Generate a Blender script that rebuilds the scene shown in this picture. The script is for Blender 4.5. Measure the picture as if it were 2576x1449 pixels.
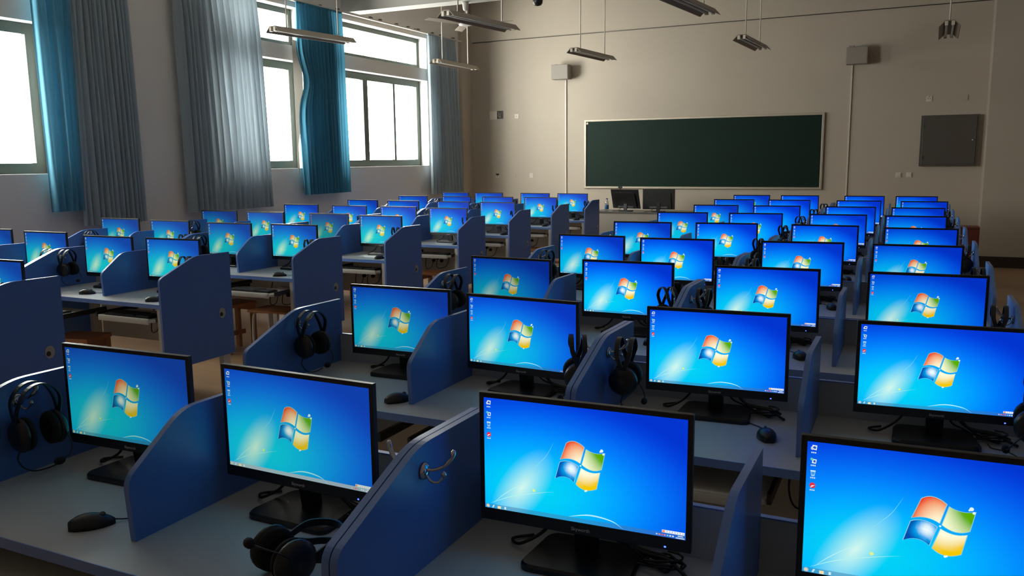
import bpy, bmesh, math, random
from mathutils import Vector, Matrix
random.seed(7)
PI = math.pi
for o in list(bpy.data.objects):
    bpy.data.objects.remove(o)
C = bpy.context.scene.collection
S = bpy.context.scene

# ------------------------------------------------------------------ camera
EYE = 1.695
f_px, yaw, pitch, roll = 2103.4098, 0.44711, 0.15296, -0.010626
Fv = Vector((-math.sin(yaw)*math.cos(pitch), math.cos(yaw)*math.cos(pitch), -math.sin(pitch)))
Rv = Vector((math.cos(yaw), math.sin(yaw), 0)); Uv = Rv.cross(Fv)
R2 = math.cos(roll)*Rv + math.sin(roll)*Uv; U2 = -math.sin(roll)*Rv + math.cos(roll)*Uv
cam = bpy.data.objects.new('camera', bpy.data.cameras.new('camera')); C.objects.link(cam)
M = Matrix((R2, U2, -Fv)).transposed().to_4x4(); M.translation = Vector((0, 0, EYE))
cam.matrix_world = M
cam.data.sensor_width = 36; cam.data.lens = 36*f_px/2576; cam.data.clip_start = .02; cam.data.clip_end = 200
S.camera = cam

# ------------------------------------------------------------------ sky, exposure
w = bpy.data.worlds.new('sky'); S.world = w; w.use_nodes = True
# overcast white sky, directional strength made up to grade the front wall's brightness
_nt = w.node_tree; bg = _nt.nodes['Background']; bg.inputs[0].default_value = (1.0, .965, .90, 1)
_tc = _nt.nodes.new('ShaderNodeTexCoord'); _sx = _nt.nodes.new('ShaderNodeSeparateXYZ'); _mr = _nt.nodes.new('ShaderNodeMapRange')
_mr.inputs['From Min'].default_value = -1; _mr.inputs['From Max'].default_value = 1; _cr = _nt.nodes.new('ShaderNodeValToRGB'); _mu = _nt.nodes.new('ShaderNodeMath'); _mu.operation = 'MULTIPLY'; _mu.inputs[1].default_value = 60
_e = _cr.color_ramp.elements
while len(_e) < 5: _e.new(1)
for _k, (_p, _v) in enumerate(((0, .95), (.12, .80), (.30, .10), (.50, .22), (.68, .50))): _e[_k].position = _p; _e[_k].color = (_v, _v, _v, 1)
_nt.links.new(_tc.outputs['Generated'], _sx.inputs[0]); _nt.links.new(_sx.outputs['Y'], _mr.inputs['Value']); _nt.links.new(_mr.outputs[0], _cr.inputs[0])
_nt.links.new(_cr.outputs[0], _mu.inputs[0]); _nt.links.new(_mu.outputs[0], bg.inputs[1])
S.view_settings.view_transform = 'Standard'; S.view_settings.look = 'None'
S.view_settings.gamma = 1; S.view_settings.exposure = 0; S.view_settings.use_curve_mapping = False

# window openings in the left wall: y0, y1 ; low z0,z1 ; high z0,z1
WX = -8.1
OPEN = [(3.05, 5.93), (8.2, 9.95), (10.55, 13.42)]
LZ = (1.595, 3.115); HZ = (3.325, 3.86)
def portal(y0, y1, z0, z1):
    l = bpy.data.lights.new('daylight_portal', 'AREA'); l.shape = 'RECTANGLE'; l.size = z1-z0; l.size_y = y1-y0
    l.cycles.is_portal = True
    o = bpy.data.objects.new('daylight_portal', l); C.objects.link(o)
    o.location = (WX-.4, (y0+y1)/2, (z0+z1)/2); o.rotation_euler = (0, -PI/2, 0)
for a, b in OPEN:
    portal(a, b, *LZ); portal(a, b, *HZ)

# ------------------------------------------------------------------ materials
def mat(name, col, rough=.5, metal=0, spec=.5, noise=0, nscale=30, bump=0, bscale=200, coat=0, emit=None, estr=0):
    m = bpy.data.materials.new(name); m.use_nodes = True
    nt = m.node_tree; b = nt.nodes['Principled BSDF']
    b.inputs['Base Color'].default_value = (*col, 1); b.inputs['Roughness'].default_value = rough
    b.inputs['Metallic'].default_value = metal; b.inputs['Specular IOR Level'].default_value = spec
    b.inputs['Coat Weight'].default_value = coat
    if emit: b.inputs['Emission Color'].default_value = (*emit, 1); b.inputs['Emission Strength'].default_value = estr
    tc = nt.nodes.new('ShaderNodeTexCoord')
    if noise:
        n = nt.nodes.new('ShaderNodeTexNoise'); n.inputs['Scale'].default_value = nscale; n.inputs['Detail'].default_value = 6
        nt.links.new(tc.outputs['Object'], n.inputs['Vector'])
        mx = nt.nodes.new('ShaderNodeMix'); mx.data_type = 'RGBA'
        mx.inputs[6].default_value = (*[c*(1-noise) for c in col], 1); mx.inputs[7].default_value = (*[min(1, c*(1+noise)) for c in col], 1)
        nt.links.new(n.outputs['Fac'], mx.inputs[0]); nt.links.new(mx.outputs[2], b.inputs['Base Color'])
    if bump:
        n = nt.nodes.new('ShaderNodeTexNoise'); n.inputs['Scale'].default_value = bscale
        nt.links.new(tc.outputs['Object'], n.inputs['Vector'])
        bp = nt.nodes.new('ShaderNodeBump'); bp.inputs['Strength'].default_value = bump; bp.inputs['Distance'].default_value = .002
        nt.links.new(n.outputs['Fac'], bp.inputs['Height']); nt.links.new(bp.outputs[0], b.inputs['Normal'])
    return m
MT = {}
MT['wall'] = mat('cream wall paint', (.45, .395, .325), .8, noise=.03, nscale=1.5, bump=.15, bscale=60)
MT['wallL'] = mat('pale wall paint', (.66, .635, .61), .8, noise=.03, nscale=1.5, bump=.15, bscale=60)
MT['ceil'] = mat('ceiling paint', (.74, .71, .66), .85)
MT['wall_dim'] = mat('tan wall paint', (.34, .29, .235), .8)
MT['beam'] = mat('grey beam paint', (.40, .385, .36), .8)
MT['base'] = mat('dark baseboard', (.03, .017, .013), .5)
MT['blue'] = mat('blue laminate', (.062, .155, .46), .36, noise=.05, nscale=60)
MT['edge'] = mat('blue edge banding', (.11, .21, .54), .30)
MT['white'] = mat('pale grey laminate', (.41, .43, .44), .42, noise=.03, nscale=120)
MT['leg'] = mat('cream painted steel', (.50, .47, .42), .45)
MT['tray'] = mat('off white plastic tray', (.52, .50, .47), .4)
MT['black'] = mat('black plastic', (.008, .008, .009), .38)
MT['gloss'] = mat('glossy black plastic', (.006, .006, .007), .34)
MT['rubber'] = mat('black rubber cable', (.006, .006, .006), .5)
MT['foam'] = mat('black foam', (.006, .006, .006), .95, bump=.5, bscale=600)
MT['chrome'] = mat('chrome', (.50, .50, .52), .10, metal=1)
MT['green'] = mat('green chalkboard', (.004, .019, .013), .6, spec=.18, noise=.2, nscale=3)
MT['alu'] = mat('pale aluminium', (.42, .37, .30), .4, metal=.5)
MT['wood'] = mat('warm wood', (.34, .13, .05), .45, noise=.25, nscale=12)
MT['pale'] = mat('pale wood', (.55, .36, .2), .45, noise=.2, nscale=12)
MT['red'] = mat('red brown paint', (.16, .035, .025), .4)
MT['plate'] = mat('white plastic plate', (.62, .56, .48), .4)
MT['sticker'] = mat('grey white grommet', (.34, .33, .31), .5)
MT['spk'] = mat('grey speaker', (.27, .24, .21), .6, bump=.4, bscale=500)
MT['cab'] = mat('grey painted metal', (.085, .073, .064), .4)
MT['frame'] = mat('green grey window frame', (.045, .065, .05), .45)
MT['lamp'] = mat('grey beige lamp housing', (.24, .19, .15), .5)
MT['tube'] = mat('fluorescent tube glass', (.55, .55, .52), .25)
MT['fan'] = mat('white enamel', (.55, .53, .50), .35)
MT['key'] = mat('dark keys', (.02, .02, .024), .5)
MT['grey'] = mat('mid grey', (.10, .10, .10), .5)
MT['silver'] = mat('silver lettering', (.62, .62, .64), .4)
MT['led'] = mat('blue power light', (0, 0, .1), .4, emit=(.03, .08, 1), estr=6)
MT['capblue'] = mat('blue bottle cap', (.02, .05, .3), .4)
MT['label'] = mat('blue bottle label', (.02, .13, .32), .4)
MT['dull'] = mat('grey desk top', (.16, .16, .16), .3)  # plain grey top of the teacher desk
MT['led'].cycles.emission_sampling = 'NONE'

def glass(name, tint, gl=.06):
    m = bpy.data.materials.new(name); m.use_nodes = True; nt = m.node_tree; nt.nodes.clear()
    t = nt.nodes.new('ShaderNodeBsdfTransparent'); t.inputs[0].default_value = (*tint, 1)
    g = nt.nodes.new('ShaderNodeBsdfGlossy'); g.inputs['Roughness'].default_value = .03
    mx = nt.nodes.new('ShaderNodeMixShader'); mx.inputs[0].default_value = gl
    o = nt.nodes.new('ShaderNodeOutputMaterial')
    nt.links.new(t.outputs[0], mx.inputs[1]); nt.links.new(g.outputs[0], mx.inputs[2]); nt.links.new(mx.outputs[0], o.inputs[0])
    return m
MT['glass'] = glass('clear window glass', (.96, .98, .97))
MT['pet'] = glass('clear bottle plastic', (.80, .84, .86), .2)

def cloth(name, col, tr):
    m = bpy.data.materials.new(name); m.use_nodes = True; nt = m.node_tree; nt.nodes.clear()
    d = nt.nodes.new('ShaderNodeBsdfDiffuse'); t = nt.nodes.new('ShaderNodeBsdfTranslucent')
    tc = nt.nodes.new('ShaderNodeTexCoord'); n = nt.nodes.new('ShaderNodeTexNoise'); n.inputs['Scale'].default_value = 25
    mp = nt.nodes.new('ShaderNodeMapping'); mp.inputs['Scale'].default_value = (1, 1, .12)
    nt.links.new(tc.outputs['Object'], mp.inputs[0]); nt.links.new(mp.outputs[0], n.inputs['Vector'])
    mc = nt.nodes.new('ShaderNodeMix'); mc.data_type = 'RGBA'
    mc.inputs[6].default_value = (*[c*.88 for c in col], 1); mc.inputs[7].default_value = (*[min(1, c*1.1) for c in col], 1)
    nt.links.new(n.outputs['Fac'], mc.inputs[0])
    nt.links.new(mc.outputs[2], d.inputs[0]); nt.links.new(mc.outputs[2], t.inputs[0])
    mx = nt.nodes.new('ShaderNodeMixShader'); mx.inputs[0].default_value = tr
    o = nt.nodes.new('ShaderNodeOutputMaterial')
    nt.links.new(d.outputs[0], mx.inputs[1]); nt.links.new(t.outputs[0], mx.inputs[2]); nt.links.new(mx.outputs[0], o.inputs[0])
    return m
MT['teal'] = cloth('teal blue curtain cloth', (.065, .23, .34), .20)
MT['teal_light'] = cloth('light teal curtain cloth', (.10, .27, .38), .14)
MT['slate'] = cloth('slate blue curtain cloth', (.36, .43, .48), .15)
MT['lining'] = cloth('grey curtain lining', (.20, .19, .17), .2)

def floor_mat():
    m = mat('tan wood look floor', (.42, .27, .16), .38); nt = m.node_tree; b = nt.nodes['Principled BSDF']
    tc = nt.nodes.new('ShaderNodeTexCoord'); br = nt.nodes.new('ShaderNodeTexBrick')
    br.inputs['Scale'].default_value = 1.0; br.inputs['Brick Width'].default_value = 1.2; br.inputs['Row Height'].default_value = .16
    br.inputs['Mortar Size'].default_value = .0015
    br.inputs['Color1'].default_value = (.43, .28, .165, 1); br.inputs['Color2'].default_value = (.37, .235, .135, 1); br.inputs['Mortar'].default_value = (.2, .12, .07, 1)
    nt.links.new(tc.outputs['Object'], br.inputs['Vector']); nt.links.new(br.outputs['Color'], b.inputs['Base Color'])
    return m
MT['floor'] = floor_mat()

def wallpaper():
    # desktop background drawn from the screen's own UV; Object colour R = brightness, G = wash, B = light taskbar
    m = bpy.data.materials.new('blue desktop picture'); m.use_nodes = True; nt = m.node_tree; nt.nodes.clear(); L = nt.links.new
    def nd(t, **k):
        n = nt.nodes.new(t)
        for a, v in k.items(): setattr(n, a, v)
        return n
    def math_(op, a, b=None, c=None, clamp=False):
        n = nd('ShaderNodeMath', operation=op); n.use_clamp = clamp
        for i, v in enumerate((a, b, c)):
            if v is None: continue
            if isinstance(v, (int, float)): n.inputs[i].default_value = v
            else: L(v, n.inputs[i])
        return n.outputs[0]
    uv = nd('ShaderNodeUVMap'); sp = nd('ShaderNodeSeparateXYZ'); L(uv.outputs[0], sp.inputs[0]); u, v = sp.outputs[0], sp.outputs[1]
    def dist(cx, cy, sx, sy, ang=0):
        du = math_('SUBTRACT', u, cx); dv = math_('MULTIPLY', math_('SUBTRACT', v, cy), .5625)
        ca, sa = math.cos(ang), math.sin(ang)
        a = math_('ADD', math_('MULTIPLY', du, ca/sx), math_('MULTIPLY', dv, sa/sx))
        b = math_('ADD', math_('MULTIPLY', du, -sa/sy), math_('MULTIPLY', dv, ca/sy))
        return math_('SQRT', math_('ADD', math_('MULTIPLY', a, a), math_('MULTIPLY', b, b)))
    def ramp(x, stops):
        r = nd('ShaderNodeValToRGB'); e = r.color_ramp.elements; r.color_ramp.interpolation = 'B_SPLINE'
        while len(e) < len(stops): e.new(1)
        for k, (p, c) in enumerate(stops): e[k].position = p; e[k].color = (*c, 1)
        L(x, r.inputs[0]); return r.outputs[0]
    d = dist(.25, .22, .95, .50, 0)
    base = ramp(d, [(0, (.0, .68, .90)), (.22, (.0, .60, .95)), (.42, (.0, .40, 1.0)), (.62, (.0, .21, .98)), (.84, (.0, .06, .80)), (1, (.0, .03, .60))])
    g = dist(.20, .23, .25, .115, .95)
    gf = math_('SUBTRACT', 1, g, clamp=True)
    gf = math_('POWER', gf, 1.5)
    mg = nd('ShaderNodeMix', data_type='RGBA'); L(gf, mg.inputs[0]); L(base, mg.inputs[6]); mg.inputs[7].default_value = (.66, .94, .86, 1)
    # faint lower right darkening towards the taskbar band
    tb = math_('LESS_THAN', v, .038)
    oi = nd('ShaderNodeObjectInfo'); so = nd('ShaderNodeSeparateColor'); L(oi.outputs['Color'], so.inputs[0])
    mt = nd('ShaderNodeMix', data_type='RGBA'); L(mg.outputs[2], mt.inputs[6])
    tcol = nd('ShaderNodeMix', data_type='RGBA'); tcol.inputs[6].default_value = (.04, .16, .34, 1); tcol.inputs[7].default_value = (.42, .50, .62, 1); L(so.outputs[2], tcol.inputs[0])
    L(tcol.outputs[2], mt.inputs[7]); L(math_('MULTIPLY', tb, math_('ADD', math_('MULTIPLY', so.outputs[2], .4), .5)), mt.inputs[0])
    return m, nt, mt.outputs[2], so, nd, L
def finish_screen(m, nt, col, so, nd, L):
    # G: wash (towards teal, less saturated)
    wash = nd('ShaderNodeMix', data_type='RGBA', blend_type='MULTIPLY'); L(so.outputs[1], wash.inputs[0]); L(col, wash.inputs[6]); wash.inputs[7].default_value = (.92, 1.0, .74, 1)
    add = nd('ShaderNodeMix', data_type='RGBA', blend_type='ADD'); L(so.outputs[1], add.inputs[0]); L(wash.outputs[2], add.inputs[6]); add.inputs[7].default_value = (.01, .055, .02, 1)
    e = nd('ShaderNodeEmission'); L(add.outputs[2], e.inputs[0]); L(so.outputs[0], e.inputs[1])
    g = nd('ShaderNodeBsdfGlossy'); g.inputs['Roughness'].default_value = .35; g.inputs[0].default_value = (.012, .012, .012, 1)
    a = nd('ShaderNodeAddShader'); L(e.outputs[0], a.inputs[0]); L(g.outputs[0], a.inputs[1])
    o = nd('ShaderNodeOutputMaterial'); L(a.outputs[0], o.inputs[0])
    return m
MT['screen'] = finish_screen(*wallpaper())
def icon_mat():
    m = bpy.data.materials.new('screen picture colours'); m.use_nodes = True; nt = m.node_tree; nt.nodes.clear(); L = nt.links.new
    def nd(t, **k):
        n = nt.nodes.new(t)
        for a, v in k.items(): setattr(n, a, v)
        return n
    at = nd('ShaderNodeAttribute', attribute_name='Col')
    oi = nd('ShaderNodeObjectInfo'); so = nd('ShaderNodeSeparateColor'); L(oi.outputs['Color'], so.inputs[0])
    finish_screen(m, nt, at.outputs['Color'], so, nd, L); m.cycles.emission_sampling = 'NONE'
    return m
MT['icons'] = icon_mat()

# ------------------------------------------------------------------ mesh helpers
class MB:
    def __init__(s): s.v = []; s.f = []; s.sm = []; s.mi = []; s.cur = 0
    def add(s, vs, fs, smooth=False):
        n = len(s.v); s.v += [tuple(p) for p in vs]; s.f += [tuple(i+n for i in f) for f in fs]; s.sm += [smooth]*len(fs); s.mi += [s.cur]*len(fs)
        return s
    def box(s, x0, x1, y0, y1, z0, z1, ch=0):
        if ch <= 0:
            vs = [(x, y, z) for x in (x0, x1) for y in (y0, y1) for z in (z0, z1)]
            return s.add(vs, [(0, 1, 3, 2), (4, 6, 7, 5), (0, 4, 5, 1), (2, 3, 7, 6), (0, 2, 6, 4), (1, 5, 7, 3)])
        bm = bmesh.new(); bmesh.ops.create_cube(bm, size=1)
        for q in bm.verts: q.co = Vector(((x0+x1)/2+q.co.x*(x1-x0), (y0+y1)/2+q.co.y*(y1-y0), (z0+z1)/2+q.co.z*(z1-z0)))
        bmesh.ops.bevel(bm, geom=bm.edges[:], offset=ch, segments=2, affect='EDGES', profile=.5)
        return s.bm(bm)
    def bm(s, bm, smooth=False):
        bm.verts.index_update(); s.add([q.co for q in bm.verts], [[q.index for q in f.verts] for f in bm.faces], smooth); bm.free(); return s
    def tube(s, pts, r, n=6, caps=True):
        P = [Vector(p) for p in pts]; rr = r if isinstance(r, (list, tuple)) else [r]*len(P)
        up = Vector((0, 0, 1)); vs = []; prev = None
        for i, p in enumerate(P):
            t = (P[min(i+1, len(P)-1)]-P[max(i-1, 0)]).normalized()
            if prev is None:
                a = t.cross(up) if abs(t.dot(up)) < .95 else t.cross(Vector((1, 0, 0)))
            else: a = prev-t*prev.dot(t)
            a.normalize(); prev = a; b = t.cross(a)
            for k in range(n):
                g = 2*PI*k/n; vs.append(p+(a*math.cos(g)+b*math.sin(g))*rr[i])
        fs = []
        for i in range(len(P)-1):
            for k in range(n): fs.append((i*n+k, i*n+(k+1) % n, (i+1)*n+(k+1) % n, (i+1)*n+k))
        if caps: fs += [tuple(range(n))[::-1], tuple(range((len(P)-1)*n, len(P)*n))]
        return s.add(vs, fs, True)
    def lathe(s, prof, o=(0, 0, 0), ax='z', n=20):
        vs = []; fs = []
        for r, h in prof:
            for k in range(n):
                g = 2*PI*k/n; a, b = r*math.cos(g), r*math.sin(g)
                p = {'z': (a, b, h), 'x': (h, a, b), 'y': (b, h, a)}[ax]; vs.append((p[0]+o[0], p[1]+o[1], p[2]+o[2]))
        for i in range(len(prof)-1):
            for k in range(n): fs.append((i*n+k, i*n+(k+1) % n, (i+1)*n+(k+1) % n, (i+1)*n+k))
        fs += [tuple(range(n))[::-1], tuple(range((len(prof)-1)*n, len(prof)*n))]
        return s.add(vs, fs, True)
    def prism(s, poly, a0, a1, ax='x'):
        # poly in the two other axes, extruded along ax
        n = len(poly); vs = []
        for a in (a0, a1):
            for p, q in poly: vs.append({'x': (a, p, q), 'y': (p, a, q), 'z': (p, q, a)}[ax])
        fs = [tuple(range(n))[::-1], tuple(range(n, 2*n))]+[(i, (i+1) % n, n+(i+1) % n, n+i) for i in range(n)]
        return s.add(vs, fs)
    def sphere(s, c, r, n=12):
        bm = bmesh.new(); bmesh.ops.create_uvsphere(bm, u_segments=n, v_segments=max(6, n//2), radius=1)
        rx, ry, rz = r if isinstance(r, (tuple, list)) else (r, r, r)
        for q in bm.verts: q.co = Vector((c[0]+q.co.x*rx, c[1]+q.co.y*ry, c[2]+q.co.z*rz))
        return s.bm(bm, True)
    def build(s, name, mats, parent=None, fix=True):
        me = bpy.data.meshes.new(name); me.from_pydata(s.v, [], s.f)
        for m in (mats if isinstance(mats, (list, tuple)) else [mats]): me.materials.append(MT[m])
        me.polygons.foreach_set('use_smooth', s.sm); me.polygons.foreach_set('material_index', s.mi)
        if fix:
            bm = bmesh.new(); bm.from_mesh(me); bmesh.ops.recalc_face_normals(bm, faces=bm.faces); bm.to_mesh(me); bm.free()
        o = bpy.data.objects.new(name, me); C.objects.link(o)
        if parent: o.parent = parent
        return o
def rounded(pts, r, n=4):
    out = []; N = len(pts)
    for i in range(N):
        p = Vector(pts[i]); a = Vector(pts[i-1])-p; b = Vector(pts[(i+1) % N])-p
        rr = min(r[i] if isinstance(r, (list, tuple)) else r, a.length*.45, b.length*.45)
        if rr < 1e-5: out.append(tuple(p)); continue
        p0 = p+a.normalized()*rr; p1 = p+b.normalized()*rr
        for k in range(n+1):
            t = k/n; out.append(tuple((1-t)**2*p0+2*t*(1-t)*p+t*t*p1))
    return out
def curve(pts, n=6):
    # Catmull-Rom through pts
    P = [Vector(p) for p in pts]; P = [P[0]*2-P[1]]+P+[P[-1]*2-P[-2]]; out = []
    for i in range(1, len(P)-2):
        for k in range(n):
            t = k/n; a, b, c, d = P[i-1], P[i], P[i+1], P[i+2]
            out.append(.5*((2*b)+(c-a)*t+(2*a-5*b+4*c-d)*t*t+(3*b-a-3*c+d)*t**3))
    out.append(P[-2]); return out
def tag(o, label, cat, group=None):
    o['label'] = label; o['category'] = cat
    if group: o['group'] = group
    return o
def thing(name, label, cat, loc=(0, 0, 0), rz=0, group=None):
    o = bpy.data.objects.new(name, None); C.objects.link(o); o.location = loc; o.rotation_euler = (0, 0, rz); o.empty_display_size = .05
    return tag(o, label, cat, group)
def struct(name, mb, m): o = mb.build(name, m); o['kind'] = 'structure'; return o
def dup(o, parent=None):
    c = o.copy(); C.objects.link(c)
    if parent is not None: c.parent = parent
    for ch in list(o.children): dup(ch, c)
    return c

# ------------------------------------------------------------------ room shell
Y0, Y1, XR, CZ = -2.6, 15.0, 2.7, 4.78
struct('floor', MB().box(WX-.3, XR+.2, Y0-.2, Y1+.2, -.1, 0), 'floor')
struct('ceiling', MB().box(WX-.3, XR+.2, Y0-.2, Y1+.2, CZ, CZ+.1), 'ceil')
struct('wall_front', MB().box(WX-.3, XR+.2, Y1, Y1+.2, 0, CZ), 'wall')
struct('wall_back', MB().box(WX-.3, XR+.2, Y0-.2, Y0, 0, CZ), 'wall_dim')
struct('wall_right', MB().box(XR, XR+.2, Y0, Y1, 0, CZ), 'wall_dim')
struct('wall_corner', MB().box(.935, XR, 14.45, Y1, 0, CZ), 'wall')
wl = MB(); X0, X1 = WX-.3, WX
wl.box(X0, X1, Y0, Y1, 0, LZ[0]); wl.box(X0, X1, Y0, Y1, HZ[1], CZ)
ys = [Y0]+[v for ab in OPEN for v in ab]+[Y1]
for i in range(0, len(ys), 2): wl.box(X0, X1, ys[i], ys[i+1], LZ[0], HZ[1])
for a, b in OPEN: wl.box(X0, X1, a, b, LZ[1], HZ[0])
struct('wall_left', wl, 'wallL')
struct('baseboard_right', MB().box(.93, XR, 14.43, 14.45, 0, .165), 'base')
struct('trim_1', MB().box(WX, XR, 10.92, 11.2, EYE+2.25, CZ), 'beam')      # beam
struct('trim_2', MB().tube([(-7.99, 14.985, 3.955), (-3.5, 14.985, 3.975), (.93, 14.985, 3.995)], .007, 5), 'cab')
struct('trim_3', MB().box(WX, WX+.07, 14.6, 15.0, 0, CZ), 'wall')

def window(name, y0, y1, z0, z1, bars, fw=.07):
    w = bpy.data.objects.new(name, None); C.objects.link(w); w.location = (WX-.2, (y0+y1)/2, z0); w['kind'] = 'structure'
    cy = (y0+y1)/2; h = z1-z0; hy = (y1-y0)/2; f = MB()
    f.box(-.03, .03, -hy, hy, 0, fw); f.box(-.03, .03, -hy, hy, h-fw, h)
    f.box(-.03, .03, -hy, -hy+fw, fw, h-fw); f.box(-.03, .03, hy-fw, hy, fw, h-fw)
    f.build('frame', 'frame', w)
    ed = [-hy+fw]
    for (yb, t) in bars:
        MB().box(-.022, .034, yb-cy-t/2, yb-cy+t/2, fw, h-fw).build('mullion', 'frame', w); ed += [yb-cy-t/2, yb-cy+t/2]
    ed.append(hy-fw)
    for i in range(0, len(ed), 2):
        MB().box(-.003, .003, ed[i], ed[i+1], fw, h-fw).build('glass_pane', 'glass', w)
    return w
BARS = [[(4.5, .10)], [(8.9, .10)], [(11.72, .13), (12.57, .06)]]
n = 1
for (a, b), br in zip(OPEN, BARS):
    window('window_%d' % n, a, b, LZ[0], LZ[1], br, .11); n += 1
    window('window_%d' % n, a, b, HZ[0]+.0, HZ[1], [], .075); n += 1

# ------------------------------------------------------------------ curtain rail and curtains
rl = thing('curtain_rail', 'pale double curtain rail running above the windows', 'curtain rail', (-7.99, 9.2, 3.93))
MB().box(-.012, .012, -5.9, 5.3, -.012, .012).box(-.055, -.04, -5.9, 5.3, -.006, .022).build('track', 'plate', rl)
for k in range(9):
    yy = -5.4+k*1.3; MB().box(-.11, .0, yy-.012, yy+.012, .012, .03).build('bracket', 'grey', rl)
rn = MB()
for k in range(10): yy = 1.5+k*.39+random.uniform(-.1, .1); rn.box(-.02, .02, yy, yy+.05, .012, .035)
rn.build('runner', 'grey', rl)
def curtain(name, label, m, t0, t1, b0, b1, zt, zb, folds, amp, X=-7.965, seed=1, edge=None):
    r = random.Random(seed); k = X/WX; mb = MB(); NU, NZ = folds*8, 26
    ph = [r.uniform(0, 6) for _ in range(4)]
    for j in range(NZ+1):
        tz = j/NZ; z = EYE+((zt-EYE*0)*(1-tz)+zb*tz)*k
        for i in range(NU+1):
            s = i/NU; s2 = s+.012*math.sin(s*9+ph[0])+.01*math.sin(tz*3+ph[1])*s*(1-s)*4
            yy = (t0+(t1-t0)*s2)*(1-tz)+(b0+(b1-b0)*s2)*tz
            if edge: yy += edge(tz)*(1-s)**3
            a = amp*(.35+.65*min(1, tz*4+.2))*(1+.35*math.sin(s*13+ph[2]))
            xx = a*math.sin(s*folds*2*PI+ph[3]+.8*math.sin(tz*2.2+s*4))+.25*a*math.sin(s*folds*4.7*PI+ph[1])
            mb.v.append((xx, yy*k-(t0+t1)/2*k, z-EYE-zb*k))
    for j in range(NZ):
        for i in range(NU):
            a = j*(NU+1)+i; mb.f.append((a, a+1, a+NU+2, a+NU+1)); mb.sm.append(True); mb.mi.append(0)
    c = thing(name, label, 'curtain', (X, (t0+t1)/2*k, EYE+zb*k))
    mb.build('cloth', m, c, False)
    hd = MB(); y0c, y1c = t0*k-(t0+t1)/2*k, t1*k-(t0+t1)/2*k
    hd.box(-.012, .012, y0c, y1c, (zt-zb)*k-.02, (zt-zb)*k+.005).build('heading_tape', m, c)
    return c
curtain('curtain', 'light teal curtain hanging beside the nearest window, at the far left edge', 'teal_light', 5.80, 6.24, 5.84, 6.20, 2.245, -.50, 5, .030, seed=3)
curtain('curtain', 'wide slate grey curtain right beside the light teal one on the left', 'slate', 6.22, 6.97, 6.19, 7.03, 2.245, -.67, 13, .046, seed=5)
curtain('curtain', 'slate blue curtain left of the middle window, its right half lit through', 'slate', 7.64, 9.06, 7.68, 9.18, 2.245, -.62, 16, .046, seed=8)
c4 = curtain('curtain', 'teal curtain with a gathered left edge between the middle and far windows', 'teal', 9.86, 10.93, 9.90, 10.97, 2.255, -.49, 15, .044, seed=11,
             edge=lambda t: .16*math.exp(-((t-.40)/.10)**2)-.03*math.sin(t*3))
ln = MB(); k = -7.965/WX
for j in range(15):
    t = j/14; z = (1.72-1.9*t+.49)*k
    wd = .20*math.sin(PI*min(1, t*1.2+.08))**.7*(1-t*.55)
    yl = 9.80-(9.86+10.93)/2; ln.v += [(-.05, yl*k, z), (-.035, (yl+wd*.6)*k, z), (-.06, (yl+wd+.05)*k, z)]
for j in range(14):
    for i in range(2): a = j*3+i; ln.f.append((a, a+1, a+4, a+3)); ln.sm.append(True); ln.mi.append(0)
ln.build('lining', 'lining', c4, False)
curtain('curtain', 'narrow slate curtain right of the far window, in the front corner', 'slate', 13.47, 14.50, 13.47, 14.72, 2.255, -.63, 12, .046, seed=14)

# ------------------------------------------------------------------ desks
UW = 1.444; TOP = .75; PT = 1.05
def panel_poly(y0, y1, zb, zf=.925, bend=.325):
    # y measured from the desk back (0) to the front (negative)
    return rounded([(y1, zb), (y1, PT-.004), (y1-bend, PT), (y0, zf), (y0, zb)], [.004, .004, .05, .03, .004], 5)
def edge_band(poly, x0, x1, zmin):
    # thin strip of edge banding along the top/front edge of a panel
    mb = MB(); pts = [p for p in poly if p[1] > zmin]
    return mb
def make_hook(x, y, z, side):
    mb = MB()
    mb.lathe([(.0, 0), (.020, .0), (.021, .004), (.014, .009), (.009, .011), (.0, .012)], (x, y, z), 'x', 14)
    if side < 0: mb.v = [(2*x-a[0], a[1], a[2]) for a in mb.v]
    P = [(0.006, 0, .004), (.022, .004, .004), (.044, .010, .012), (.062, .018, .030), (.070, .022, .052)]
    mb.tube(curve([(x+side*a, y+b, z+c) for a, b, c in P], 4), [.0045]*10+[.006]*4+[.007]*2+[.004], 8)
    P = [(0.006, 0, -.008), (.018, .0, -.022), (.032, .006, -.026), (.042, .012, -.016), (.045, .014, -.010)]
    mb.tube(curve([(x+side*a, y+b, z+c) for a, b, c in P], 4), .0032, 6); mb.sphere((x+side*.045, y+.014, z-.007), .0075, 10)
    return mb
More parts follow.
